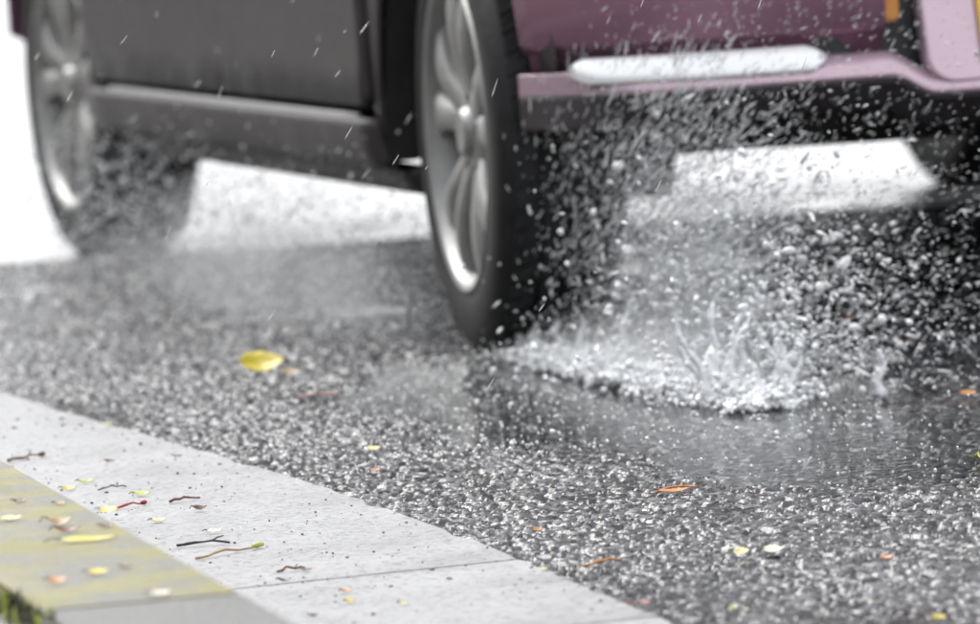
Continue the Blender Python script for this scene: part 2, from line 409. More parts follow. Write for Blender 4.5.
def strip(ss, lo, hi, nz, off=0.0, sgn=1):
    Vv, Fc = [], []
    for s in ss:
        a, b = lo(s), hi(s)
        for k in range(nz + 1):
            z = a + (b - a) * k / nz; Vv.append((s, sgn * (side_y(s, z) + off), z))
    for i in range(len(ss) - 1):
        for k in range(nz):
            q = i * (nz + 1) + k; r = q + nz + 1
            Fc.append((q, r, r + 1, q + 1) if sgn > 0 else (q, q + 1, r + 1, r))
    return Vv, Fc
def arcs(c): return [c + .352 * math.sin(math.radians(a)) for a in np.linspace(-89.9, 89.9, 33)]
def solid(o, th=.006):
    md = o.modifiers.new('thickness', 'SOLIDIFY'); md.thickness = th; md.offset = -1; return o
BELT = .92
for sgn in (1, -1):
    lo_q = lambda s: arch_z(s) if arch_z(s) else .25
    # quarter panel and front wing with round wheel arches
    ssr = [-.358, -.354] + arcs(0) + [.36, .375]
    solid(link('quarter_panel', pd(*strip(ssr, lambda s: max(arch_z(s) or .25, .36 if s < 0 else 0), lambda s: BELT, 10, 0, sgn)), M_GRIME, car))
    ssf = [2.262, 2.275] + arcs(WB) + [3.0, 3.05, 3.1]
    solid(link('front_wing', pd(*strip(ssf, lambda s: (arch_z(s) or .25), lambda s: .90 - .12 * max(0, (s - 2.3)) ** 1.5, 10, 0, sgn)), M_GRIME, car))
    # inner flange of the arches and dark liner
    for c in (0, WB):
        Vv, Fc = [], []
        for a in np.linspace(-90, 90, 33):
            s = c + .352 * math.sin(math.radians(a)); z = .245 + .425 * math.cos(math.radians(a))
            for y in (.838, .80, .74, .60, .50): Vv.append((s, sgn * y * (np.interp(s, sk, wk) if y > .79 else 1), z if y > .79 else max(z + .01, (.30 + .03 * math.sin(y * 13)) if y < .78 else 0)))
        for i in range(32):
            for k in range(4): Fc.append((i * 5 + k, i * 5 + k + 1, i * 5 + k + 6, i * 5 + k + 5))
        link('wheel_arch_liner', pd(Vv, Fc), M_UNDER, car)
    # doors
    r_ = .085
    def door(s0, s1, rf, rb):
        def lo(s):
            z = .324
            if s > s1 - rf: z += rf - math.sqrt(max(0, rf ** 2 - (s - s1 + rf) ** 2))
            if s < s0 + rb: z += rb - math.sqrt(max(0, rb ** 2 - (s0 + rb - s) ** 2))
            return z
        ss = sorted(set([s0 + rb * (1 - math.cos(t)) for t in np.linspace(0, 1.57, 8)] + [s1 - rf * (1 - math.cos(t)) for t in np.linspace(0, 1.57, 8)] + list(np.linspace(s0 + rb, s1 - rf, 8))))
        o = solid(link('door', pd(*strip(ss, lo, lambda s: BELT, 10, 0, sgn)), M_GRIME, car), .02)
        Vh, Fh = tube([(s0 + .07, sgn * (side_y(1, .80) - .004), .80), (s0 + .09, sgn * (side_y(1, .80) + .03), .802), (s0 + .2, sgn * (side_y(1, .80) + .03), .804), (s0 + .22, sgn * (side_y(1, .80) - .004), .804)], [.012, .014, .014, .012])
        link('handle', pd(Vh, Fh), M_PAINT, o)
    door(.384, 1.2375, .012, .02); door(1.24, 2.255, .10, .012)
    # sill: painted lower panel, black seam flange, silver strip
    ssl = list(np.linspace(.352, 2.288, 24))
    sill = solid(link('sill', pd(*strip(ssl, lambda s: .242, lambda s: .306, 5, 0, sgn)), M_GRIME, car), .02)
    Vt, Ft = strip(list(np.linspace(.46, 2.12, 14)), lambda s: .3035, lambda s: .3115, 3, .004, sgn)
    solid(link('trim_strip', pd(Vt, Ft), M_TRIM, sill), .01)
    solid(link('seam_flange', pd(*strip(ssl, lambda s: .205, lambda s: .238, 3, -.03, sgn)), M_BLACK, sill), .02)
    bm = bmesh.new(); box(bm, (1.32, sgn * .79, .34), (1.90, .05, .19)); frombm(bm, 'inner_sill', M_BLACK, car)

# bonnet, cabin, roof, glass
def grid_loft(rings, closed=False):
    k = len(rings[0]); Vv = [p for r in rings for p in r]; Fc = []
    for i in range(len(rings) - 1):
        for j in range(k - (0 if closed else 1)): Fc.append((i * k + j, i * k + (j + 1) % k, (i + 1) * k + (j + 1) % k, (i + 1) * k + j))
    return Vv, Fc
def across(s, z, hw, crown, n=12): return [(s, -hw * math.cos(math.pi * k / n) if False else hw - 2 * hw * k / n, z + crown * (1 - (1 - 2 * k / n) ** 2)) for k in range(n + 1)]
rings = [across(s, z, side_y(s, .9) - .005, .05) for s, z in [(2.20, .93), (2.4, .90), (2.7, .86), (2.95, .81), (3.12, .74), (3.22, .66)]]
solid(link('bonnet', pd(*grid_loft(rings)), M_PAINT, car), .01)
cab = [(-.36, .93, .80), (-.30, 1.15, .74), (-.20, 1.36, .68), (-.02, 1.47, .64), (.6, 1.52, .63), (1.2, 1.51, .63), (1.55, 1.44, .65), (2.22, .95, .80)]
roof = solid(link('roof', pd(*grid_loft([across(s, z, h_, .025) for s, z, h_ in cab[3:7]])), M_PAINT, car), .015)
link('windscreen', pd(*grid_loft([across(s, z, h_, .025) for s, z, h_ in cab[6:]])), M_GLASS, car)
link('rear_window', pd(*grid_loft([across(s, z, h_, .02) for s, z, h_ in [(-.315, 1.02, .72), (-.26, 1.2, .69), (-.14, 1.41, .65), (-.02, 1.47, .63)]])), M_GLASS, car)
tg = solid(link('tailgate', pd(*grid_loft([across(s, z, h_, 0) for s, z, h_ in [(-.44, .60, .66), (-.43, .75, .70), (-.40, .9, .71), (-.33, 1.02, .725)]])), M_PAINT, car), .02)
for sgn in (1, -1):
    # side glass with pillars
    for s0, s1, t0, t1 in ((.05, 1.16, .2, 1.12), (1.22, 2.02, 1.18, 1.50)):
        ztop = 1.44 if s0 < 1 else 1.42
        q = [(s0, sgn * .815, .93), (s1, sgn * .815, .93), (t1, sgn * .655, ztop), (t0, sgn * .655, ztop)]
        solid(link('side_window', pd(q, [(0, 1, 2, 3) if sgn > 0 else (3, 2, 1, 0)]), M_GLASS, car, False), .005)
    for a, b, w in (((1.19, .818, .92), (1.15, .645, 1.48), .03), ((2.16, .805, .93), (1.53, .65, 1.45), .035), ((.0, .82, .92), (.12, .65, 1.47), .09)):
        Vp, Fp = tube([(a[0], sgn * a[1], a[2]), ((a[0] + b[0]) / 2, sgn * ((a[1] + b[1]) / 2 + .01), (a[2] + b[2]) / 2), (b[0], sgn * b[1], b[2])], [w, w, w], 6); link('pillar', pd(Vp, Fp), M_PAINT, car)
    bm = bmesh.new(); box(bm, (1.98, sgn * .93, 1.0), (.10, .17, .12), bev=.03); frombm(bm, 'mirror', M_PAINT, car)
    # tail lamp and head lamp
    tl = [(-.425, sgn * .67, .66), (-.39, sgn * .765, .66), (-.30, sgn * .825, .68), (-.26, sgn * .815, .90), (-.34, sgn * .76, .92), (-.385, sgn * .70, .92)]
    link('tail_light', pd(*join([(tl, [(0, 1, 4, 5), (1, 2, 3, 4)] if sgn < 0 else [(5, 4, 1, 0), (4, 3, 2, 1)])])), M_RED, car)
    hl = [(3.26, sgn * .45, .60), (3.20, sgn * .70, .61), (3.02, sgn * .80, .64), (2.92, sgn * .80, .76), (3.10, sgn * .70, .75), (3.16, sgn * .45, .71)]
    link('headlight', pd(*join([(hl, [(0, 1, 4, 5), (1, 2, 3, 4)] if sgn > 0 else [(5, 4, 1, 0), (4, 3, 2, 1)])])), M_CLEAR, car)

# bumpers: plan path swept with a moulded profile
def plan(s_end, s_mid, n=40):
    pts = []
    for k in range(n + 1):
        t = -1 + 2 * k / n; y = math.copysign(1, t) * (1 - (1 - abs(t)) ** 1.35) * .836; a = abs(y) / .836
        s = s_mid + (s_end - s_mid) * (a ** 7) * 1.0 + (.02 * math.copysign(1, s_end - s_mid)) * a ** 2
        pts.append((s, y))
    return pts
def sweep(path, prof, sign=-1):
    rings = []
    for i, (s, y) in enumerate(path):
        p0 = path[max(i - 1, 0)]; p1 = path[min(i + 1, len(path) - 1)]
        t = Vector((p1[0] - p0[0], p1[1] - p0[1])).normalized(); nrm = Vector((t.y, -t.x))
        if nrm.x * sign < 0: nrm = -nrm
        if y < -.8 or y > .8: pass
        rings.append([(s + nrm.x * o_, y + nrm.y * o_, z) for z, o_ in prof])
    return grid_loft(rings)
rear_path = plan(-.345, -.515)
prof_up = [(.66, -.07), (.655, -.02), (.635, -.004), (.60, 0), (.54, -.003), (.48, -.008), (.420, -.016), (.410, -.024), (.405, -.034), (.376, -.036)]
prof_lip = [(.380, -.040), (.378, -.014), (.372, -.004), (.364, .006), (.356, .011), (.351, .010), (.345, .002), (.336, -.014), (.322, -.030), (.312, -.05), (.308, -.10)]
# centre opening: the upper shell is left of and right of the centre panel
CPH = .385                                                     # half width of the centre panel
rb = bpy.data.objects.new('rear_bumper', None); COL.objects.link(rb); rb.parent = car
L_path = [p for p in rear_path if p[1] >= CPH + .02]; R_path = [p for p in rear_path if p[1] <= -CPH - .02]
for pth in (L_path, R_path):
    solid(link('bumper_skin', pd(*sweep(pth, prof_up)), M_PAINT, rb), .004)
def lip_dip(y): a = abs(y); return -.026 * (1 - min(1, max(0, (a - (CPH - .005)) / .05)) ** 1 if a > CPH - .005 else 1)
def smooth(t): t = min(1, max(0, t)); return t * t * (3 - 2 * t)
fine = []
for i in range(len(rear_path) - 1):
    for k in range(4): fine.append(tuple(np.array(rear_path[i]) * (1 - k / 4) + np.array(rear_path[i + 1]) * k / 4))
fine.append(rear_path[-1])
def end_taper(y): return smooth((.80 - abs(y)) / .10)
def lip_part(prof):
    rings = []
    pth = fine
    for i, (s, y) in enumerate(pth):
        p0 = pth[max(i - 1, 0)]; p1 = pth[min(i + 1, len(pth) - 1)]; t = Vector((p1[0] - p0[0], p1[1] - p0[1])).normalized(); nr = Vector((t.y, -t.x))
        if nr.x > 0: nr = -nr
        e = end_taper(y)
        rings.append([(s + nr.x * (o_ * e - .010 * (1 - e)), y + nr.y * (o_ * e - .010 * (1 - e)), z - .026 * (1 - smooth((abs(y) - CPH + .022) / .055))) for z, o_ in prof])
    return grid_loft(rings)
Vl, Fl = lip_part(prof_lip[:6]); Vs_, Fs_ = lip_part(prof_lip[5:]); solid(link('bumper_skirt', pd(Vs_, Fs_), M_GRIME, rb), .004)
solid(link('bumper_lip', pd(Vl, Fl), M_SKYSHEEN, rb), .004)
bm = bmesh.new(); box(bm, (-.46, 0, .47), (.03, 1.0, .26)); frombm(bm, 'bumper_beam', M_BLACK, rb)
# centre panel with rounded lower corners, leaning so that it looks up a little
def rounded_panel(hw, z0, z1, r, s_top, s_bot, th):
    out = []
    for a in np.linspace(180, 270, 9): out.append((-hw + r + r * math.cos(math.radians(a)), z0 + r + r * math.sin(math.radians(a))))
    for a in np.linspace(270, 360, 9): out.append((hw - r + r * math.cos(math.radians(a)), z0 + r + r * math.sin(math.radians(a))))
    out += [(hw, z1), (-hw, z1)]
    bm = bmesh.new(); vs = [bm.verts.new((s_bot + (s_top - s_bot) * (z - z0) / (z1 - z0), -y, z)) for y, z in out]; f_ = bm.faces.new(vs)
    r2 = bmesh.ops.extrude_face_region(bm, geom=[f_]); tv = [e for e in r2['geom'] if isinstance(e, bmesh.types.BMVert)]
    bmesh.ops.translate(bm, vec=(th, 0, 0), verts=tv)
    fe = [e for e in bm.edges if len(e.link_faces) == 2 and any(f2.normal.x * 0 == 0 for f2 in e.link_faces)]
    return bm
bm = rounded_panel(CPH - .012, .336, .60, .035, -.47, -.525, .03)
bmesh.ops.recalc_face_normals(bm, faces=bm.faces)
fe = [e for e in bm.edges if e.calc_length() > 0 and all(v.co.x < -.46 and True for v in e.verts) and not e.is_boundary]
panel = frombm(bm, 'bumper_panel', M_SKYSHEEN, rb)
bv = panel.modifiers.new('edge', 'BEVEL'); bv.width = .006; bv.segments = 3; bv.limit_method = 'ANGLE'
bm = bmesh.new(); box(bm, (0, 0, 0), (.004, .54, .112), bev=.0015); pl = frombm(bm, 'number_plate', M_PLATE, rb)
pl.location = (-.514, .034, .415); pl.rotation_euler = (0, math.atan2(.055, .264), 0)
for sgn in (1, -1):
    # bright strip
    pth = [p for p in fine if .487 < sgn * p[1] < .79]
    pth = sorted(pth, key=lambda p: sgn * p[1]); n_ = len(pth); rr = []
    for i, (s, y) in enumerate(pth):
        e = min((i + .15) / 2.0, (n_ - 1 - i + .15) / 2.5, 1.0); w = .0168 * max(.1, e) ** .5; zc = .3815
        rr.append([(s - .002 - (.010 * math.cos(a) - .010 * math.sin(a)) * max(.3, e), y, zc + w * math.sin(a)) for a in np.linspace(-1.5, 1.6, 13)])
    cs = link('chrome_strip', pd(*grid_loft(rr)), M_CHROME, rb); solid(cs, .004)
    # upright reflector in the gap next to the panel
    bm = bmesh.new(); box(bm, (-.482, sgn * (CPH + .020), .475), (.012, .022, .11), bev=.004); frombm(bm, 'reflector', M_ORANGE, rb)
front_path = plan(3.10, 3.37)
fb = link('front_bumper', pd(*sweep(front_path, [(.66, -.09), (.62, -.02), (.5, 0), (.38, 0), (.37, -.02), (.34, -.06), (.335, -.12)], 1)), M_PAINT, car); solid(fb, .004)
bm = bmesh.new(); box(bm, (3.365, 0, .40), (.03, 1.0, .13), bev=.01); frombm(bm, 'grille', M_BLACK, fb)
# underside
_bm = bmesh.new(); bmesh.ops.create_icosphere(_bm, subdivisions=4, radius=1); _bm.verts.ensure_lookup_table()
ICO_T = (np.array([v.co[:] for v in _bm.verts]), np.array([[v.index for v in f_.verts] for f_ in _bm.faces])); ICO_T[0][:] = np.sign(ICO_T[0]) * np.abs(ICO_T[0]) ** .6; _bm.free()
bm = bmesh.new()
box(bm, (1.35, 0, .305), (3.4, 1.16, .05), bev=.01); box(bm, (1.32, 0, .32), (1.9, 1.55, .06), bev=.01)
under = frombm(bm, 'underbody', M_UNDER, car)
bm = bmesh.new(); box(bm, (.02, 0, .272), (.11, 1.18, .055), bev=.015); frombm(bm, 'rear_axle', M_UNDER, under)
link('fuel_tank', tris_mesh(ICO_T[0] * [.30, .50, .062] + [.62, -.02, .272], ICO_T[1]), M_UNDER, under)
V1, F1 = tube([(-.34, -.42, .27), (-.30, -.42, .27), (-.28, -.42, .27), (.02 - .20, -.1, .27), (-.17, -.02, .27)], [.03, .075, .08, .08, .06], 14); link('silencer', pd(V1, F1), M_UNDER, under)
for sg in (1, -1):
    Vq, Fq = tube([(.03, sg * .575, .19), (.03, sg * .57, .30), (.04, sg * .56, .45), (.05, sg * .55, .62)], [.028, .040, .036, .03], 12); link('shock_absorber', pd(Vq, Fq), M_UNDER, under)
bm = bmesh.new(); box(bm, (2.75, 0, .40), (.9, .9, .18), bev=.04); frombm(bm, 'engine_tray', M_UNDER, under)
bm = bmesh.new(); box(bm, (-.30, 0, .36), (.30, 1.3, .10), bev=.02); frombm(bm, 'spare_wheel_well', M_UNDER, under)

# a short nose: everything ahead of the front arch is drawn in
done = set()
for ob in car.children_recursive:
    if ob.type == 'MESH' and ob.data.name not in done:
        done.add(ob.data.name)
        for v in ob.data.vertices:
            if v.co.x > 2.95: v.co.x = 2.95 + (v.co.x - 2.95) * .55
# wheels
def spoke_rim():
    parts = []
    # lip and barrel
    lip = [(.190, -.15), (.196, -.16), (.200, -.06), (.203, -.02), (.2150, -.006), (.2165, .004), (.212, .009), (.205, .006), (.199, -.006), (.193, -.03), (.188, -.09)]
    parts.append(lathe(lip, 72))
    hub = [(.001, .000), (.028, .000), (.033, -.006), (.035, -.012), (.062, -.016), (.070, -.024), (.070, -.06)]
    parts.append(lathe(hub, 40))
    # ten spokes in five pairs, dished
    for k in range(5):
        for d in (-1, 1):
            a0 = math.radians(270 + 36 + 72 * k + d * 9); a1 = math.radians(270 + 36 + 72 * k + d * 15.5)
            st_ = []
            for i in range(6):
                t = i / 5; r = .055 + (.200 - .055) * t; a = a0 + (a1 - a0) * t; w = .019 + .006 * abs(t - .4) + .014 * t ** 3; y = -.018 + .020 * math.sin(t * math.pi * .75) - .006 * t
                c = Vector((math.cos(a) * r, 0, math.sin(a) * r)); tn = Vector((-math.sin(a), 0, math.cos(a)))
                st_.append([tuple(c + tn * (w * q) + Vector((0, y + dy, 0))) for q, dy in ((-1, -.022), (-.92, -.004), (-.5, .003), (.5, .003), (.92, -.004), (1, -.022))])
            parts.append(grid_loft(st_))
    for k in range(5):                                        # wheel nuts
        a = math.radians(90 + 72 * k); Vn, Fn = tube([(math.cos(a) * .05, -.03, math.sin(a) * .05), (math.cos(a) * .05, -.010, math.sin(a) * .05)], [.009, .008], 6); parts.append((Vn, Fn))
    return pd(*join(parts))
tyre_prof = [(.200, -.165), (.225, -.178), (.262, -.183), (.283, -.176), (.292, -.160)]
for g in (-.125, -.0875, -.05): tyre_prof += [(.2945, g - .012), (.2945, g - .005), (.287, g - .004), (.287, g + .004), (.2945, g + .005), (.2945, g + .012)]
tyre_prof += [(.292, -.015), (.284, .000), (.272, .006), (.262, .0085), (.245, .010), (.228, .008), (.216, .003), (.205, -.004)]
ME_RIM, ME_TYRE = spoke_rim(), pd(*lathe(tyre_prof, 96))
blk = []
for k in range(64):                                           # tread blocks on the shoulders
    a = 2 * math.pi * k / 64
    for y0 in (-.030, -.145):
        c = [(RT + .0005, a - .03), (RT + .0005, a + .03)]
        q = []
        for r in (.289, .2965):
            for aa in (a - .033, a + .033):
                for yy in (y0 - .016, y0 + .016): q.append((r * math.cos(aa + (yy - y0) * 1.5), yy, r * math.sin(aa + (yy - y0) * 1.5)))
        blk.append((q, [(0, 1, 3, 2), (4, 6, 7, 5), (0, 4, 5, 1), (2, 3, 7, 6), (0, 2, 6, 4), (1, 5, 7, 3)]))
ME_BLK = pd(*join(blk))
ME_BARREL = pd(*lathe([(.03, -.085), (.10, -.080), (.135, -.075), (.135, -.09), (.19, -.095), (.196, -.15)], 48))
ME_DISC = pd(*lathe([(.05, -.052), (.128, -.052), (.130, -.058), (.128, -.066), (.05, -.066)], 48))
for cx in (0, WB):
    for sgn in (1, -1):
        w = bpy.data.objects.new('wheel', None); COL.objects.link(w); w.parent = car
        w.scale = (1, .87, 1); w.location = (cx, sgn * (HW - .018 if cx == 0 else HW - .026), RT + .001); w.rotation_euler = (0, math.radians(-3 if cx == 0 else 5), (math.radians(-3.8) if cx == 0 else math.radians(2.0)) if sgn > 0 else math.pi)
        for nm, me_, mt in (('rim', ME_RIM, M_RIM), ('tyre', ME_TYRE, M_RUBBER), ('tread', ME_BLK, M_RUBBER), ('brake_drum', ME_BARREL, M_RIMDK), ('brake_disc', ME_DISC, M_RUST)):
            o = bpy.data.objects.new(nm, me_); COL.objects.link(o); o.parent = w
            if not me_.materials: me_.materials.append(mt)
            if nm == 'tread': o['kind'] = 'stuff'
            me_.polygons.foreach_set('use_smooth', [nm != 'tread'] * len(me_.polygons))
ME_RIM.set_sharp_from_angle(angle=math.radians(40)); ME_TYRE.set_sharp_from_angle(angle=math.radians(50))

# ------------------------------------------------------------------ water in the air
def ico(sub):
    bm = bmesh.new(); bmesh.ops.create_icosphere(bm, subdivisions=sub, radius=1); bm.verts.ensure_lookup_table()
    Vv = np.array([v.co[:] for v in bm.verts]); T = np.array([[v.index for v in f_.verts] for f_ in bm.faces]); bm.free(); return Vv, T
ICO1, ICO2 = ico(1), ico(2)
def drops(P, R, D, E, base):
    """drops at P, radius R, stretched by E along unit direction D"""
    Vv, T = base; n = len(P); k = len(Vv)
    D = D / np.linalg.norm(D, axis=1, keepdims=True)
    ref = np.where(np.abs(D[:, 2:3]) > .9, np.array([[1., 0, 0]]), np.array([[0, 0, 1.]]))
    A = np.cross(D, ref); A /= np.linalg.norm(A, axis=1, keepdims=True); B = np.cross(D, A)
    wob = 1 + .10 * (rng.random((n, k)) - .5)
    taper = 1 - .25 * Vv[None, :, 2] * np.minimum(1, (E[:, None] - 1) * .5)
    loc = (A[:, None, :] * Vv[None, :, 0:1] * taper[..., None] + B[:, None, :] * Vv[None, :, 1:2] * taper[..., None]) * wob[..., None] + D[:, None, :] * Vv[None, :, 2:3] * E[:, None, None]
    W_ = P[:, None, :] + loc * R[:, None, None]
    Tt = T[None] + (np.arange(n) * k)[:, None, None]
    return W_.reshape(-1, 3), Tt.reshape(-1, 3)
def merge(lst):
    Vs, Ts, o = [], [], 0
    for v, t in lst: Vs.append(v); Ts.append(t + o); o += len(v)
    return np.concatenate(Vs), np.concatenate(Ts)
def TR(s, l, z): return NEAR[None] + hd[None] * s[:, None] + ri[None] * l[:, None] + np.array([[0, 0, 1.]]) * z[:, None]

# (1) white water thrown off the wheel track: blobs fused into one ragged sheet
bl = []
def jet(s, l, h, lean=(0, 0), r0=.012, r1=.004, fork=False):
    p = track(s, l); k = max(6, int(h / .006))
    for i in range(k):
        t = i / (k - 1); q = p + hd * (lean[0] * t * h) + ri * (lean[1] * t * h + .004 * math.sin(t * 9 + s * 40)) + np.array([0, 0, t * h])
        bl.append((*q, r0 + (r1 - r0) * t ** .7 + random.uniform(-.0015, .0015)))
for _ in range(3600):                                           # wake ridge
    s = -.12 - abs(random.betavariate(1.3, 1.2)) * 1.02; l = random.gauss(.03 + .07 * max(0, (-s - .7)), .026)
    bl.append((*track(s, l, abs(random.gauss(0, .013))), random.uniform(.0018, .0058)))
for s, l, h, le, r0 in [(-.97, .03, .075, (0, .05), .017), (-.97, .035, .10, (0, .45), .008), (-.965, .025, .10, (0, -.40), .008), (-.99, .12, .055, (0, -.1), .014), (-1.0, .125, .07, (0, -.3), .007),
                         (-.11, .055, .075, (0, .02), .009), (-.5, .06, .09, (0, .1), .010), (-.6, .04, .055, (0, -.2), .010), (-.75, .06, .06, (0, .3), .011), (-.85, .1, .07, (0, .2), .010), (-.3, .06, .06, (0, .1), .012), (-.2, .06, .05, (0, 0), .012), (-1.05, .21, .05, (0, .2), .010)]:
    jet(s, l, h, le, r0)
for s, l, h, le, r0 in [(-1.0, .02, .06, (0, .0), .016), (-1.0, .02, .115, (0, .42), .0075), (-1.0, .02, .105, (0, -.38), .0075), (-1.0, .02, .13, (0, .08), .007), (-1.02, .11, .05, (0, .05), .013), (-1.02, .11, .085, (0, -.35), .006), (-1.02, .11, .08, (0, .3), .006), (-.13, .03, .085, (0, .0), .008), (-.16, .035, .05, (0, .1), .010)]: jet(s, l, h, le, r0)
for _ in range(120): jet(-.12 - random.random() * 1.0, random.gauss(.06, .04), random.uniform(.02, .085), (random.uniform(-.5, .2), random.uniform(-.4, .8)), random.uniform(.003, .007), .0014)
bl = np.array(bl)
v_, t_ = drops(bl[:, :3], bl[:, 3], np.tile([[0, 0, 1.]], (len(bl), 1)), np.ones(len(bl)), ICO1)
spl = link('splash', tris_mesh(v_, t_), M_FOAM); tag(spl, 'white splash of water along the rear wheel track', 'splash', kind='stuff')
rm = spl.modifiers.new('fuse', 'REMESH'); rm.mode = 'VOXEL'; rm.voxel_size = .0024; rm.use_smooth_shade = True
sm = spl.modifiers.new('soft', 'SMOOTH'); sm.factor = .5; sm.iterations = 2

# (2) drops flung up behind the rear wheel and under the bumper
sets = []
def cloud(n, fs, fl, fz, fr, fd, fe, base=ICO1):
    s, l, z = fs(n), fl(n), fz(n); k = z > .003
    s, l, z = s[k], l[k], z[k]; n = len(s); sets.append(drops(TR(s, l, z), fr(n), fd(n), fe(n), base))
U = rng.uniform; N = rng.normal
def dirs(v, sp): return lambda n: np.tile(v, (n, 1)) + N(0, sp, (n, 3))
up_right = ri * .6 + np.array([0, 0, 1.]); down_right = ri * .9 - np.array([0, 0, .5])
SRC = track(-.02, .05, -.03)
def fan(n_, sp=.3): return None
def cloud_fan(n, fs, fl, fz, fr, fe, base=ICO1, sp=.35):
    s, l, z = fs(n), fl(n), fz(n); k = z > .003
    P_ = TR(s[k], l[k], z[k]); D_ = P_ - SRC; D_ /= np.linalg.norm(D_, axis=1, keepdims=True); D_ += N(0, sp, D_.shape); n = len(P_)
    sets.append(drops(P_, fr(n), D_, fe(n), base))
LN = lambda m_, sd_, a, b: (lambda n: np.clip(rng.lognormal(m_, sd_, n), a, b))
# heavy drops over the puddle
cloud_fan(900, lambda n: U(-1.12, -.5, n), lambda n: N(.13, .075, n), lambda n: np.abs(N(0, .105, n)), LN(-5.95, .38, .0014, .0058), lambda n: U(1, 2.2, n), ICO2, .6)
cloud_fan(3000, lambda n: U(-1.15, -.35, n), lambda n: N(.16, .12, n), lambda n: np.abs(N(0, .13, n)), LN(-6.75, .36, .0007, .0028), lambda n: U(1.5, 6, n), ICO1, .35)
# fine spray out under the bumper
cloud_fan(5200, lambda n: U(-1.2, .2, n), lambda n: np.abs(N(0, .45, n)) + .03, lambda n: np.abs(N(0, .17, n)), LN(-7.3, .33, .0004, .0017), lambda n: U(1.5, 6, n), ICO1, .35)
# thrown up and back over the bumper
cloud_fan(2600, lambda n: U(-1.1, -.58, n), lambda n: np.abs(N(.12, .4, n)), lambda n: U(.05, .55, n), lambda n: U(.0003, .0008, n), lambda n: U(3, 12, n), ICO1, .25)
# the fan of streaks standing behind the tyre tread
def fan_l(n): return .06 + .16 * rng.beta(1.6, 2.2, n) + N(0, .045, n)
cloud_fan(9000, lambda n: U(-.80, -.30, n), fan_l, lambda n: U(0, .46, n) * U(.25, 1, n), LN(-7.35, .35, .0003, .0013), lambda n: U(4, 14, n), ICO1, .12)
# strings of water torn off the tread
cloud_fan(420, lambda n: U(-.85, -.32, n), fan_l, lambda n: U(.01, .42, n), LN(-7.3, .25, .0004, .001), lambda n: U(18, 45, n), ICO2, .10)
# on the dark tread itself
cloud_fan(500, lambda n: U(-.45, -.30, n), lambda n: U(.0, .12, n), lambda n: U(.02, .36, n), LN(-7.3, .3, .0004, .0012), lambda n: U(2, 7, n), ICO1, .3)
# sideways spray off the front wheel, low between the wheels
cloud(9000, lambda n: U(.25, 2.55, n), lambda n: N(.03, .12, n), lambda n: np.abs(N(0, .115, n)) , lambda n: np.clip(rng.lognormal(-6.9, .35, n), .0005, .0026), dirs(up_right, .8), lambda n: U(1, 3, n))
cloud(900, lambda n: U(1.5, 2.4, n), lambda n: N(-.02, .06, n), lambda n: U(0, .24, n), lambda n: np.clip(rng.lognormal(-6.5, .4, n), .0008, .004), dirs(up_right, .8), lambda n: U(1, 3, n))
# drops bouncing on the road near the camera side
nb = 5200; Pb = TR(U(-1.5, 2.6, nb), U(-.95, .1, nb), np.abs(N(0, .010, nb)) + .003); Pb = Pb[Pb[:, 0] > gut_x(Pb[:, 1]) + .03]; nb = len(Pb)
sets.append(drops(Pb, LN(-6.6, .35, .0007, .003)(nb), N(0, .5, (nb, 3)) + [0, 0, 1.], U(1, 1.6, nb), ICO1))
cloud(1000, lambda n: U(-2.2, 1.2, n), lambda n: U(-.5, .5, n), lambda n: np.abs(N(0, .02, n)), lambda n: np.clip(rng.lognormal(-6.8, .3, n), .0006, .002), dirs(np.array([0, 0, 1.]), .5), lambda n: U(1, 2, n))
v_, t_ = merge(sets)
tag(link('water_drops', tris_mesh(v_, t_), M_DROP), 'countless water drops flung up around the rear wheel', 'water drops', kind='stuff')
# (3) falling rain
n = 200
P = np.stack([U(-.9, .9, n), U(5.8, 9.2, n), U(.0, .75, n)], -1); P[:, 0] *= P[:, 1] / 9
D = np.tile([[.62, 0, 1.]], (n, 1)) + N(0, .12, (n, 3))
v_, t_ = drops(P, U(.0003, .0006, n), D, U(8, 22, n), ICO1)
tag(link('rain', tris_mesh(v_, t_), M_RAIN), 'thin slanting rain in front of the car', 'rain', kind='stuff')

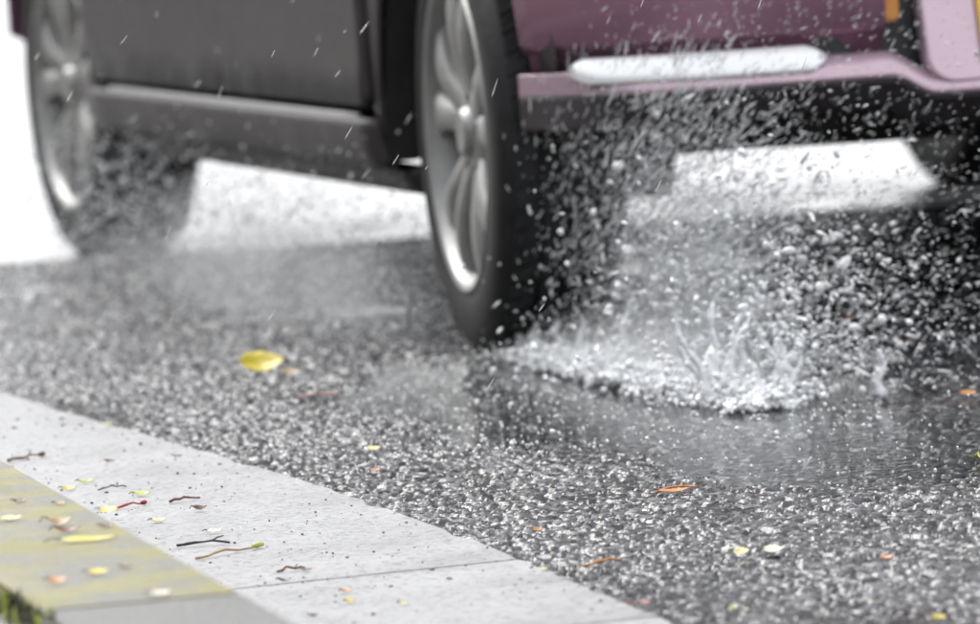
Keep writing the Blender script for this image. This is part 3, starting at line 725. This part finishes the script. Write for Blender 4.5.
# (4) fine mist
def mist(name, c_sl, size, dens, label, nscale=9.0, yaw=0.0, fall=1.0):
    Vv, T = ICO2
    o = link(name, tris_mesh(Vv * 1.0, T)); o.location = track(*c_sl); o.scale = size; o.rotation_euler = (0, 0, math.atan2(hd[1], hd[0]) + yaw)
    M = bpy.data.materials.new(name); M.use_nodes = True; t = M.node_tree; t.nodes.clear()
    ou = nn(t, 'ShaderNodeOutputMaterial'); pv = nn(t, 'ShaderNodeVolumePrincipled'); pv.inputs['Color'].default_value = (.985, .99, .995, 1); pv.inputs['Anisotropy'].default_value = .1
    tc = nn(t, 'ShaderNodeTexCoord'); ln = nn(t, 'ShaderNodeVectorMath', operation='LENGTH'); t.links.new(tc.outputs['Object'], ln.inputs[0])
    mr = nn(t, 'ShaderNodeMapRange'); mr.inputs[1].default_value = .95; mr.inputs[2].default_value = .15; mr.inputs[3].default_value = 0; mr.inputs[4].default_value = 1; mr.interpolation_type = 'SMOOTHSTEP'
    t.links.new(ln.outputs['Value'], mr.inputs[0])
    ns = nn(t, 'ShaderNodeTexNoise', Scale=nscale, Detail=3.0, Roughness=.6); ge = nn(t, 'ShaderNodeNewGeometry'); t.links.new(ge.outputs['Position'], ns.inputs['Vector'])
    r = ramp(t, ns.outputs['Fac'], [(.36, (.1,) * 3), (.66, (1,) * 3)])
    mu = nn(t, 'ShaderNodeMath', operation='MULTIPLY'); t.links.new(mr.outputs[0], mu.inputs[0]); t.links.new(r.outputs[0], mu.inputs[1])
    m2 = nn(t, 'ShaderNodeMath', operation='MULTIPLY'); m2.inputs[1].default_value = dens; t.links.new(mu.outputs[0], m2.inputs[0])
    t.links.new(m2.outputs[0], pv.inputs['Density']); t.links.new(pv.outputs[0], ou.inputs['Volume'])
    o.data.materials.clear(); o.data.materials.append(M); tag(o, label, 'mist', kind='stuff'); return o
mist('rear_wheel_mist', (-.55, .13, .10), (.34, .10, .26), 2.2, 'grey mist hanging behind the rear tyre')
mist('wake_mist', (-.62, .06, .03), (.62, .10, .07), 4.5, 'low white mist along the splash in the wheel track', 22.0)
mist('front_wheel_mist', (1.05, -.02, .05), (1.22, .17, .21), 2.0, 'grey mist trailing low from the front wheel to the rear one')

# ------------------------------------------------------------------ leaves, twigs, grit
LEAFM = {}
def leaf_mat(key, c):
    if key not in LEAFM:
        LEAFM[key] = noisy('leaf_' + key, tuple(q * .6 for q in c), tuple(min(1, q * .95) for q in c), 160, .35, bumpd=.0008, bscale=300)
    return LEAFM[key]
COLS = dict(yellow=(.62, .50, .04), paleyellow=(.70, .62, .28), green=(.45, .50, .10), orange=(.55, .24, .07), brown=(.16, .09, .05), black=(.025, .022, .02), red=(.38, .03, .04), darkred=(.16, .04, .035), tan=(.42, .28, .14), pink=(.45, .22, .17), white=(.72, .68, .55))
def leaf_mesh(length, width, curl, fold, seed):
    r = random.Random(seed); nx, ny = 11, 6; Vv, Fc = [], []
    for i in range(nx):
        t = i / (nx - 1); w = width * (math.sin(math.pi * t ** .85)) ** .8 * (1 + r.uniform(-.08, .08)) + .0005
        for j in range(ny + 1):
            q = -1 + 2 * j / ny
            Vv.append(((t - .5) * length, q * w / 2, abs(q) ** 1.2 * w * fold + curl * length * (t - .5) ** 2 * 2 + r.uniform(-.0004, .0004) + .001))
    for i in range(nx - 1):
        for j in range(ny): a = i * (ny + 1) + j; Fc.append((a, a + ny + 1, a + ny + 2, a + 1))
    st_v, st_f = tube([(-.5 * length - length * .22, width * .06, .002), (-.5 * length - length * .1, 0, .0022 + curl * length * .5), (-.42 * length, 0, .002 + curl * length * .4)], [.0005, .0006, .0006], 5)
    return Vv, Fc, st_v, st_f
def surf_z(p, where):
    if where == 'kerb': return KZ
    if where == 'gutter': return .0065
    return float(max(road_h(np.array([p[0]]), np.array([p[1]]))[0][0], wz)) + .002
def leaf(px, py, wpx, colr, where, label, cat='leaf', asp=.5, yaw=0.0, curl=.18, fold=.12, tilt=None):
    z0 = {'kerb': KZ, 'gutter': .0065, 'road': .001}[where]; p = at(px, py, z0); sc = math.hypot(p[0], p[1]) / F_PX
    L_ = wpx * sc; v, f_, sv, sf = leaf_mesh(L_, L_ * asp, curl, fold, int(px * 31 + py))
    if tilt is None: tilt = random.Random(int(px * 13 + py)).uniform(.18, .42)
    o = bpy.data.objects.new('fallen_leaf', None); COL.objects.link(o); o.location = (p[0], p[1], surf_z(p, where) + abs(math.sin(tilt)) * L_ * asp * .45); o.rotation_euler = (tilt, 0, yaw)
    b_ = link('blade', pd(v, f_), leaf_mat(colr, COLS[colr]), o); solid(b_, .0004)
    link('stalk', pd(sv, sf), leaf_mat('brown', COLS['brown']), o)
    tag(o, label, cat, 'fallen leaves'); return o
def twig(x0, y0, x1, y1, colr, where, label, r=.0013, tip=None, branch=False, bud=False):
    z0 = {'kerb': KZ, 'gutter': .0065, 'road': .001}[where]; a, b = at(x0, y0, z0), at(x1, y1, z0); rr_ = random.Random(int(x0 * 7 + y1))
    mid = (a + b) / 2; o = bpy.data.objects.new('twig', None); COL.objects.link(o); o.location = (mid[0], mid[1], surf_z(mid, where))
    L_ = np.linalg.norm(b - a); per = np.array([-(b - a)[1], (b - a)[0], 0]) / L_
    path = [a + (b - a) * t + per * L_ * rr_.uniform(-.05, .05) * (0 < t < 1) - mid + np.array([0, 0, r + z0 * 0 + rr_.uniform(0, .004) * math.sin(t * 3.14)]) for t in np.linspace(0, 1, 7)]
    for q in path: q[2] = max(q[2], r)
    v, f_ = tube(path, [r * (.75 + .5 * rr_.random()) * (1 - .35 * i / 6) for i in range(7)], 6)
    link('stem', pd(v, f_), leaf_mat(colr, COLS[colr]), o)
    if branch:
        q = path[4]; v, f_ = tube([q, q + per * L_ * .12 + (b - a) * .08 + np.array([0, 0, .002]), q + per * L_ * .2 + (b - a) * .2 + np.array([0, 0, .003])], [r * .7, r * .6, r * .4], 6); link('side_shoot', pd(v, f_), leaf_mat(colr, COLS[colr]), o)
    if bud or tip:
        v_, t_ = ICO1; k = np.array(path[-1]); dd = (b - a) / L_
        vv = [tuple(k + dd * (q[0] * L_ * .11) + per * q[1] * r * 2.3 + np.array([0, 0, 1]) * (q[2] * r * 2.0 + r)) for q in v_]
        link('bud', pd(vv, [tuple(t) for t in t_]), leaf_mat(tip or colr, COLS[tip or colr]), o)
    tag(o, label, 'twig', 'twigs'); return o
# on the gutter
twig(8, 462, 42, 457, 'brown', 'gutter', 'dark brown twig with a knobbly bud where the yellow kerb meets the frame edge', .0018, bud=True, branch=True)
leaf(86, 483, 16, 'green', 'gutter', 'small olive-yellow leaf on the white gutter above the black forked twig', asp=.45, yaw=.2)
leaf(69, 490, 15, 'yellow', 'gutter', 'small yellow leaf at the kerb edge, leftmost on the gutter', asp=.4, yaw=-.1)
twig(98, 491, 126, 487, 'black', 'gutter', 'thin black forked twig on the gutter near the small yellow leaves', .0010, branch=True)
leaf(142, 496, 18, 'green', 'gutter', 'light green leaf on the gutter just above the red twig', asp=.55, yaw=.1)
twig(112, 510, 144, 505, 'red', 'gutter', 'bright red twig lying against the yellow kerb', .0015, bud=True)
twig(170, 503, 200, 499, 'darkred', 'gutter', 'straight dark red twig in the middle of the gutter', .0015)
leaf(200, 511, 14, 'brown', 'gutter', 'curled brown leaf scrap under the straight dark red twig', asp=.6, curl=.5, fold=.3)
leaf(159, 522, 16, 'paleyellow', 'gutter', 'pale yellow leaf below the red twig on the gutter', asp=.6, yaw=.2)
leaf(214, 533, 16, 'white', 'gutter', 'cream-coloured leaf lying flat above the black bent twig', asp=.5)
twig(177, 547, 230, 544, 'black', 'gutter', 'long black bent twig beside the yellow kerb', .0016, branch=True)
twig(196, 560, 258, 548, 'tan', 'gutter', 'long tan twig with a yellow-green tip, the longest on the gutter', .0015, tip='green')
twig(277, 573, 305, 569, 'brown', 'gutter', 'short brown twig on the gutter nearest the front joint', .0015, branch=True)
leaf(285, 582, 12, 'black', 'gutter', 'small blackened leaf scrap below the short brown twig', asp=.5, curl=.4)
leaf(347, 593, 11, 'orange', 'gutter', 'tiny orange leaf scrap on the front gutter joint', asp=.6, curl=.3)
leaf(349, 603, 12, 'yellow', 'gutter', 'tiny dull yellow leaf scrap just below the front joint', asp=.7, yaw=.8)
leaf(404, 605, 10, 'paleyellow', 'gutter', 'tiny pale leaf scrap alone on the frontmost gutter slab', asp=.6)
leaf(314, 617, 10, 'black', 'gutter', 'tiny black leaf scrap at the bottom of the gutter', asp=.5, curl=.3)
leaf(306, 571, 10, 'darkred', 'gutter', 'tiny dark red seed scrap at the end of the short brown twig', asp=.6)
leaf(178, 457, 10, 'black', 'gutter', 'tiny black scrap near the road edge of the gutter, towards the back', asp=.4)
leaf(110, 462, 9, 'brown', 'gutter', 'tiny brown scrap alone on the back gutter slab', asp=.5)
# on the road
leaf(262, 374, 46, 'yellow', 'road', 'large bright yellow leaf lying on the wet road', asp=.8, yaw=.15, curl=.3, fold=.15, tilt=.5)
leaf(291, 376, 20, 'tan', 'road', 'small tan leaf touching the large bright yellow leaf', asp=.6, yaw=.1)
twig(296, 399, 342, 397, 'pink', 'road', 'pinkish stem lying on the road below the large yellow leaf', .0024)
leaf(107, 425, 11, 'green', 'road', 'tiny yellow-green leaf where the gutter meets the road, at the back', asp=.6)
leaf(373, 450, 16, 'paleyellow', 'road', 'small pale leaf on the road between the yellow leaf and the gutter', asp=.5)
leaf(375, 472, 11, 'orange', 'road', 'small orange leaf by the gutter edge in mid road', asp=.6)
leaf(540, 571, 15, 'green', 'road', 'small yellow-green leaf in the angle where the gutter joint meets the road', asp=.6)
twig(584, 570, 622, 564, 'orange', 'road', 'straight orange twig on the chippings near the gutter', .0016)
leaf(538, 534, 12, 'orange', 'road', 'small orange leaf on the chippings above the straight orange twig', asp=.5)
leaf(636, 604, 26, 'darkred', 'road', 'long dark red leaf at the road edge in the foreground', asp=.22)
leaf(674, 494, 36, 'orange', 'road', 'long orange-brown leaf sliver on the road before the puddle', asp=.24, yaw=.2, curl=.15)
twig(656, 495, 697, 489, 'orange', 'road', 'orange forked twig lying on the road before the puddle', .0016, branch=True)
leaf(741, 554, 17, 'paleyellow', 'road', 'small cream leaf on the foreground chippings, left of the pale rounded one', asp=.7)
leaf(773, 554, 21, 'white', 'road', 'pale rounded leaf on the foreground chippings beside the cream one', asp=.7)
leaf(886, 559, 14, 'orange', 'road', 'small orange leaf on the foreground chippings at the right', asp=.7, curl=.4)
leaf(939, 619, 15, 'yellow', 'road', 'small yellow leaf at the very bottom right of the road', asp=.7)
leaf(733, 609, 11, 'green', 'road', 'tiny green leaf at the bottom of the road', asp=.6)
leaf(645, 604, 11, 'pink', 'road', 'tiny pink scrap next to the long dark red leaf', asp=.6)
leaf(976, 460, 24, 'green', 'road', 'yellow-green leaf standing on edge at the right of the road', asp=.35, yaw=1.4, tilt=.3, curl=.5)
leaf(855, 320, 26, 'orange', 'road', 'orange leaf on the road under the bumper, farthest back', asp=.5)
leaf(812, 357, 24, 'orange', 'road', 'orange leaf on the road just right of the white splash', asp=.5)
leaf(914, 341, 24, 'brown', 'road', 'brown leaf on the road under the bumper at the right', asp=.5)
leaf(968, 395, 18, 'orange', 'road', 'orange leaf on the road at the right, nearest the camera under the bumper', asp=.5)
# on the kerb
leaf(10, 521, 24, 'paleyellow', 'kerb', 'pale yellow leaf on the kerb top, leftmost', asp=.5)
leaf(60, 526, 28, 'tan', 'kerb', 'tan curled leaf at the head of the long yellow blade on the kerb', asp=.5, curl=.5)
leaf(68, 533, 26, 'darkred', 'kerb', 'dark red crumpled leaf beside the tan one on the kerb', asp=.45, curl=.4)
leaf(88, 542, 62, 'yellow', 'kerb', 'long yellow-green leaf blade lying on the kerb top', asp=.20, yaw=.05, curl=.08)
leaf(98, 575, 22, 'yellow', 'kerb', 'small yellow leaf alone in the middle of the kerb top', asp=.6)
leaf(57, 584, 20, 'orange', 'kerb', 'rust-coloured leaf on the kerb top at its front', asp=.6, curl=.3)
leaf(160, 596, 22, 'white', 'kerb', 'cream leaf lying across the joint between painted and bare kerb', asp=.5)
leaf(109, 513, 22, 'yellow', 'kerb', 'deep yellow leaf on the kerb edge below the red twig', asp=.5, yaw=-.4)
leaf(107, 528, 14, 'brown', 'kerb', 'small brown scrap between the kerb edge and the long blade', asp=.6)
leaf(127, 569, 12, 'brown', 'kerb', 'tiny brown scrap on the kerb to the right of the small yellow leaf', asp=.6)
leaf(20, 503, 14, 'brown', 'kerb', 'small brown scrap on the kerb behind the leftmost pale leaf', asp=.6)
leaf(60, 505, 12, 'tan', 'kerb', 'tiny tan scrap on the kerb top farthest back', asp=.6)
# moss tuft in the joint behind the kerb
def moss():
    o = bpy.data.objects.new('moss_tuft', None); COL.objects.link(o); c = at(14, 610, KZ); o.location = (c[0], c[1], KZ - .006)
    for nm, cl, n_, seed in (('dark_leaves', 'black', 120, 1), ('yellow_leaves', 'green', 60, 2)):
        Vv, Fc = [], []; r = random.Random(seed)
        for _ in range(n_):
            q = r.uniform(-.09, .07); w = r.gauss(0, .007); a = r.uniform(0, 6.28); h = r.uniform(.006, .02)
            b = Vector((kdir[0] * q + kn[0] * w, kdir[1] * q + kn[1] * w, 0)); t = Vector((math.cos(a), math.sin(a), 0)); k = len(Vv)
            tip = b + t * r.uniform(.002, .010) + Vector((0, 0, h)); s_ = t.cross(Vector((0, 0, 1))) * .0022
            Vv += [b, (b + tip) / 2 + s_, tip, (b + tip) / 2 - s_]; Fc.append((k, k + 1, k + 2, k + 3))
        link(nm, pd(Vv, Fc), leaf_mat(cl, COLS[cl]), o)
    tag(o, 'dark moss and yellowed seedlings in the joint behind the kerb', 'moss')
moss()
# grit on gutter and kerb
n = 900; gy = U(5.0, 8.6, n); tt = rng.random(n); gxx = kerb_x(gy) * (1 - tt) + gut_x(gy) * tt
Pg = np.stack([gxx, gy, np.full(n, .0066)], -1)
v_, t_ = drops(Pg, np.clip(rng.lognormal(-7.5, .5, n), .0003, .0017), N(0, 1, (n, 3)) * [1, 1, .05], U(1, 3.2, n), ICO1)
tag(link('grit', tris_mesh(v_, t_), noisy('grit', (.05, .04, .035), (.16, .12, .09), 90, .5)), 'dark grit and crumbs scattered over the gutter', 'grit', kind='stuff')
